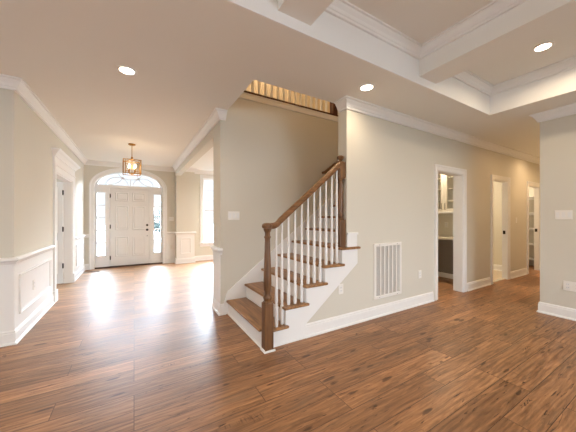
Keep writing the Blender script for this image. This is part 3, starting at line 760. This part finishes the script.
# floor register
fr_ = empty('floor_register', (-.93, 7.75, 0)); tag(fr_, 'brown metal floor register in the corner left of the entry door', 'floor vent')
rx0, rx1, ry0, ry1 = -1.02, -.72, 7.66, 7.80
mb = MB().sweep([(rx0, ry0), (rx1, ry0), (rx1, ry1), (rx0, ry1)], [(0, .0005), (0, .004), (.006, .008), (.022, .008), (.022, .0005)], XY, closed=True).build('frame', M['register'])
ml = MB()
for k in range(12):
    u = rx0+.03+k*(rx1-rx0-.06)/11; ml.box(u-.005, u+.005, ry0+.02, ry1-.02, .001, .006)
adopt(fr_, mb, ml.build('grate', M['register']))

# ------------------------------------------------------------------ recessed lights
def downlight(x, y, z, label, power, warm=(1, .78, .53)):
    r = empty('recessed_light', (x, y, z)); tag(r, label, 'ceiling light', 'recessed ceiling lights')
    tr_ = MB().lathe([(.062, -.0005), (.062, -.004), (.070, -.009), (.088, -.007), (.092, -.0005)], seg=36)
    bm = tr_.bm
    bm.faces.ensure_lookup_table(); bmesh.ops.delete(bm, geom=[bm.faces[-1], bm.faces[-2]], context='FACES_ONLY')
    t = tr_.build('trim_ring', M['trim'], smooth=True); t.parent = r
    d = MB().lathe([(.062, -.001), (.060, -.005), (.045, -.006), (.002, -.0065)], seg=36).build('diffuser', M['led'], smooth=True); d.parent = r
    l = area('downlight_lamp', (0, 0, -.012), (0, 0, 0), .11, .11, power, warm, shape='DISK', spread=math.radians(160)); l.parent = r
downlight(-.06, 2.966, CZ, 'round glowing recessed light in the ceiling near the foyer', 9)
downlight(2.20, 2.005, CZ, 'round glowing recessed light in the ceiling above the air return wall', 4.5)
downlight(3.69, .969, TZ, 'round glowing recessed light inside the raised tray ceiling', 9)
downlight(7.55, 1.72, CZ, 'recessed light hidden in the hallway ceiling behind the wall pier', 10, (1, .66, .36))
downlight(5.92, 1.45, CZ, 'added warm fill light hidden in the hallway ceiling just past the wall pier', 5, (1, .60, .28))  # added unseen lamp that warms the near hall wall
downlight(9.6, 1.75, CZ, 'added warm fill light at the far end of the hallway ceiling', 20, (1, .66, .36))  # another added lamp, spreads warm light along the hall
for x_, l_ in ((1.92, 'second'), (.20, 'third'), (-1.40, 'fourth'), (-3.2, 'fifth')):  # unseen lamps added for warm light in the great room
    downlight(x_, -1.2, TZ, f'added fill light in the {l_} tray bay behind the viewer', 9 if x_ > -1 else 24, (1, .74, .46))
downlight(3.61, -1.2, TZ, 'added fill light in the first tray bay behind the viewer', 9, (1, .74, .46))  # same added warm fill for the right-hand bay
downlight(2.6, 5.6, CZ, 'added fill light in the dining room ceiling behind the stair wall', 60, (1, .95, .89))  # added lamp that lifts the brightness of foyer and pier
downlight(4.0, 7.2, CZ, 'added fill light in the dining room ceiling far corner', 40, (1, .95, .89))  # second lamp added to brighten the dining side
for q in ((5.45, 3.0), (6.9, 3.5), (8.5, 3.3)):  # unseen lamps added to light the rooms behind the doorways
    downlight(*q, CZ, {5.45: 'added fill light in the pantry ceiling', 6.9: 'added fill light in the middle room ceiling', 8.5: 'added fill light in the shelved closet ceiling'}[q[0]], 26, (1, .80, .56))
# upstairs hall lamp
ul = empty('flush_ceiling_lamp', (2.2, 4.25, 5.5)); tag(ul, 'glass ceiling lamp in the upstairs hall', 'ceiling light')
q = MB().lathe([(.17, -.001), (.17, -.03), (.16, -.05)], seg=28).build('base', M['brass'], smooth=True); q.parent = ul
q = MB().lathe([(.155, -.05), (.14, -.10), (.09, -.135), (.002, -.145)], seg=28).build('shade', M['led'], smooth=True); q.parent = ul
l = bpy.data.lights.new('upstairs_lamp', 'POINT'); l.energy = 62; l.color = (1, .74, .46); l.shadow_soft_size = .12
lo = bpy.data.objects.new('upstairs_lamp', l); COL.objects.link(lo); lo.parent = ul; lo.location = (0, 0, -.3)

# ------------------------------------------------------------------ foyer lantern
LX, LYY = -.034, 5.9
ln = empty('lantern_pendant', (LX, LYY, CZ)); tag(ln, 'antique gold open square lantern with candle bulbs hanging in the foyer', 'pendant light')
def lp(mb, name, m, **k): o = mb.build(name, m, **k); o.parent = ln; return o
lp(MB().lathe([(.062, -.0005), (.064, -.012), (.050, -.024), (.012, -.030)], seg=24), 'canopy', M['brass'], smooth=True)
lp(MB().tube([(0, 0, -.028), (0, 0, -.255)], .0065, 10), 'rod', M['brass'])
lp(MB().lathe([(.010, -.245), (.020, -.258), (.012, -.275), (.022, -.288), (.040, -.300), (.046, -.312), (.014, -.318)], seg=18), 'hub', M['brass'], smooth=True)
a_ = math.radians(3)
def rt(x, y, z): return (x*math.cos(a_)-y*math.sin(a_), x*math.sin(a_)+y*math.cos(a_), z)
hw, zt, zb = .145, -.325, -.585
mb = MB()
C4 = [(-hw, -hw), (hw, -hw), (hw, hw), (-hw, hw)]
for i in range(4):
    p, q = C4[i], C4[(i+1) % 4]
    mb.tube([rt(*p, zt), rt(*p, zb)], .0075, 6)
    for z in (zt, zb): mb.tube([rt(*p, z), rt(*q, z)], .0075, 6)
    mb.tube([rt(*p, zt), rt(p[0]*.55, p[1]*.55, zt+.012), rt(p[0]*.2, p[1]*.2, zt+.022)], .006, 6)
lp(mb, 'cage', M['brass'])
mb = MB()
for i in range(4):
    p, q = Vector(C4[i]), Vector(C4[(i+1) % 4]); d = (q-p)/(2*hw)
    for (s0, z0, s1, z1) in ((.035, zt-.035, .09, zt-.09), (2*hw-.09, zt-.09, 2*hw-.035, zt-.035), (.035, zb+.09, .09, zb+.035), (2*hw-.09, zb+.035, 2*hw-.035, zb+.09)):
        sa, sb = min(s0, s1), max(s0, s1); za, zc = min(z0, z1), max(z0, z1)
        R_ = [rt(*(p+d*s), z) for s, z in ((sa, za), (sb, za), (sb, zc), (sa, zc), (sa, za))]
        mb.tube(R_, .004, 5)
    for s in (.035, 2*hw-.035): mb.tube([rt(*(p+d*s), zt), rt(*(p+d*s), zb)], .004, 5)
lp(mb, 'fretwork', M['brass'])
mb = MB().tube([(0, 0, -.31), (0, 0, -.575)], .006, 8)
for k in range(4):
    an = a_+PI/4+k*PI/2; c, s = math.cos(an), math.sin(an)
    mb.tube([(0, 0, -.57), (c*.03, s*.03, -.585), (c*.06, s*.06, -.575), (c*.068, s*.068, -.545)], .0045, 6)
mb.lathe([(.004, -.60), (.014, -.59), (.018, -.575), (.008, -.56)], seg=14)
lp(mb, 'candle_arm', M['brass'])
for k in range(4):
    an = a_+PI/4+k*PI/2; c, s = math.cos(an)*.068, math.sin(an)*.068
    cn = lp(MB().lathe([(.018, -.548), (.018, -.543), (.010, -.541), (.010, -.475)], cx=c, cy=s, seg=12), 'candle', M['brass'])
    bl = lp(MB().lathe([(.008, -.475), (.015, -.462), (.018, -.445), (.014, -.42), (.006, -.398), (.001, -.388)], cx=c, cy=s, seg=12), 'bulb', M['bulb'], smooth=True)
l = bpy.data.lights.new('lantern_glow', 'POINT'); l.energy = 4; l.color = (1, .80, .56); l.shadow_soft_size = .05
lo = bpy.data.objects.new('lantern_glow', l); COL.objects.link(lo); lo.parent = ln; lo.location = (0, 0, -.43)

# ------------------------------------------------------------------ pantry: desk counter and glass cabinet
PX = 5.92
dk = empty('desk_counter', (5.62, 3.2, 0)); tag(dk, 'pale stone desk counter on a taupe panel inside the pantry doorway', 'counter')
adopt(dk, MB().box(5.42, PX-.001, YW+TW+.01, 4.09, .86, .90).build('countertop', M['counter'], bevel=.006),
      MB().box(5.84, PX-.002, YW+TW+.01, 4.09, .10, .86).build('back_panel', M['cabgrey']),
      MB().box(5.825, PX-.002, YW+TW+.01, 4.09, .001, .10).build('plinth', M['trim']),
      MB().box(5.49, 5.84, 3.42, 3.46, .001, .86).build('side_panel', M['cabgrey']))
cb = empty('glass_front_cabinet', (5.75, 3.0, 1.43)); tag(cb, 'cream wall cabinet with glass doors above the pantry counter', 'cabinet')
cx0, cy0, cy1, cz0, cz1 = 5.59, 2.51, 3.50, 1.43, 2.38
mb = MB(); mb.box(PX-.015, PX-.001, cy0, cy1, cz0, cz1); mb.box(cx0+.02, PX-.015, cy0, cy0+.018, cz0, cz1); mb.box(cx0+.02, PX-.015, cy1-.018, cy1, cz0, cz1)
mb.box(cx0+.02, PX-.015, cy0+.018, cy1-.018, cz0, cz0+.018); mb.box(cx0+.02, PX-.015, cy0+.018, cy1-.018, cz1-.018, cz1)
obs = [mb.build('body', M['cabinet'])]
for k in range(1, 4):
    z = cz0+.018+k*(cz1-cz0)/4-.02; obs.append(MB().box(cx0+.05, PX-.016, cy0+.02, cy1-.02, z, z+.018).build('shelf', M['cabinet']))
obs.append(MB().box(cx0-.025, PX-.001, cy0-.01, cy1+.01, cz0-.035, cz0-.001).build('light_rail', M['trim'], bevel=.006))
obs.append(MB().sweep([(PX-.001, cy1), (cx0, cy1), (cx0, cy0), (PX-.001, cy0)], [(0, cz1), (.01, cz1), (.03, cz1+.05), (.045, cz1+.07), (0, cz1+.07)], XY, side=-1).build('cornice', M['trim']))
ym = (cy0+cy1)/2
for (a, b) in ((cy0, ym-.0015), (ym+.0015, cy1)):
    o = MB().sweep([(a, cz0), (b, cz0), (b, cz1), (a, cz1)], [(0, 0), (0, .019), (.05, .019), (.062, .012), (.062, 0)], W_(cx0+.0195), closed=True).build('door', M['cabinet'])
    g_ = MB().prism([(a+.06, cz0+.06), (b-.06, cz0+.06), (b-.06, cz1-.06), (a+.06, cz1-.06)], .004, .008, W_(cx0+.0195)).build('pane', M['glass']); g_.parent = o
    u = b-.03 if a == cy0 else a+.03
    h_ = MB().tube([(cx0, u, cz0+.05), (cx0-.025, u, cz0+.055), (cx0-.025, u, cz0+.175), (cx0, u, cz0+.18)], .006, 8).build('handle', M['nickel']); h_.parent = o
    obs.append(o)
adopt(cb, *obs)
plate('wall_outlet', W_(PX), 3.12, 1.15, .075, .118, 'white outlet above the pantry counter below the glass cabinet', 'outlet', 'duplex')

# closet shelves
sh = empty('closet_shelving', (9.15, 3.2, 0)); tag(sh, 'white closet shelves stacked on brackets inside the last hall doorway', 'shelves')
obs = []
for z in (.20, .60, 1.01, 1.42, 1.84):
    s_ = MB().box(8.93, 9.298, YW+TF+.01, 3.9, z, z+.022).build('shelf', M['trim'], bevel=.003); obs.append(s_)
    obs.append(MB().box(9.28, 9.298, YW+TF+.01, 3.9, z-.05, z-.001).build('cleat', M['trim']))
obs.append(MB().box(8.93, 9.298, 3.9, 3.92, .001, 2.0).build('side_panel', M['trim']))
adopt(sh, *obs)

# ------------------------------------------------------------------ outdoors, beyond the glass
struct(MB().box(-40, 45, 8.31, 60, -.30, -.18).build('ground', M['lawn']), 'lawn outside the entry door', 'lawn')
struct(MB().box(-2.6, 1.6, 8.315, 10.6, -.178, -.04).build('porch_floor', M['porch']), 'porch slab outside the entry door', 'porch')
struct(MB().box(-45, 5, -60, -4.72, -.30, -.18).build('ground.001', M['lawn']), 'lawn behind the house', 'lawn')
def shrub(x, y, h, r, label):
    t = empty('garden_shrub', (x, y, -.18)); tag(t, label, 'shrub')
    o = MB().lathe([(.06, 0), (.045, h*.3), (.02, h*.6)], seg=10).build('stem', M['bark'], smooth=True); o.parent = t
    bm = bmesh.new()
    for k in range(30):
        th, u = random.random()*2*PI, random.uniform(-.6, 1); q = random.uniform(.3, .95); c = Vector((r*q*math.cos(th)*math.sqrt(1-u*u), r*q*math.sin(th)*math.sqrt(1-u*u), h*.52+h*.42*q*u))
        g2 = bmesh.ops.create_icosphere(bm, subdivisions=2, radius=r*random.uniform(.16, .32), matrix=Matrix.Translation(c))
        for v_ in g2['verts']: v_.co += Vector((random.uniform(-1, 1), random.uniform(-1, 1), random.uniform(-1, 1)))*r*.07
    mb = MB(); mb.bm.free(); mb.bm = bm
    o = mb.build('foliage', M['leaf']); o.parent = t
shrub(-2.6, 17, 2.2, 1.1, 'round shrub on the lawn seen through the sidelight on the hinge side')
shrub(1.7, 19, 2.4, 1.2, 'round shrub on the lawn seen through the sidelight on the knob side')
shrub(5.6, 16, 2.6, 1.3, 'larger round shrub seen through the dining room window')
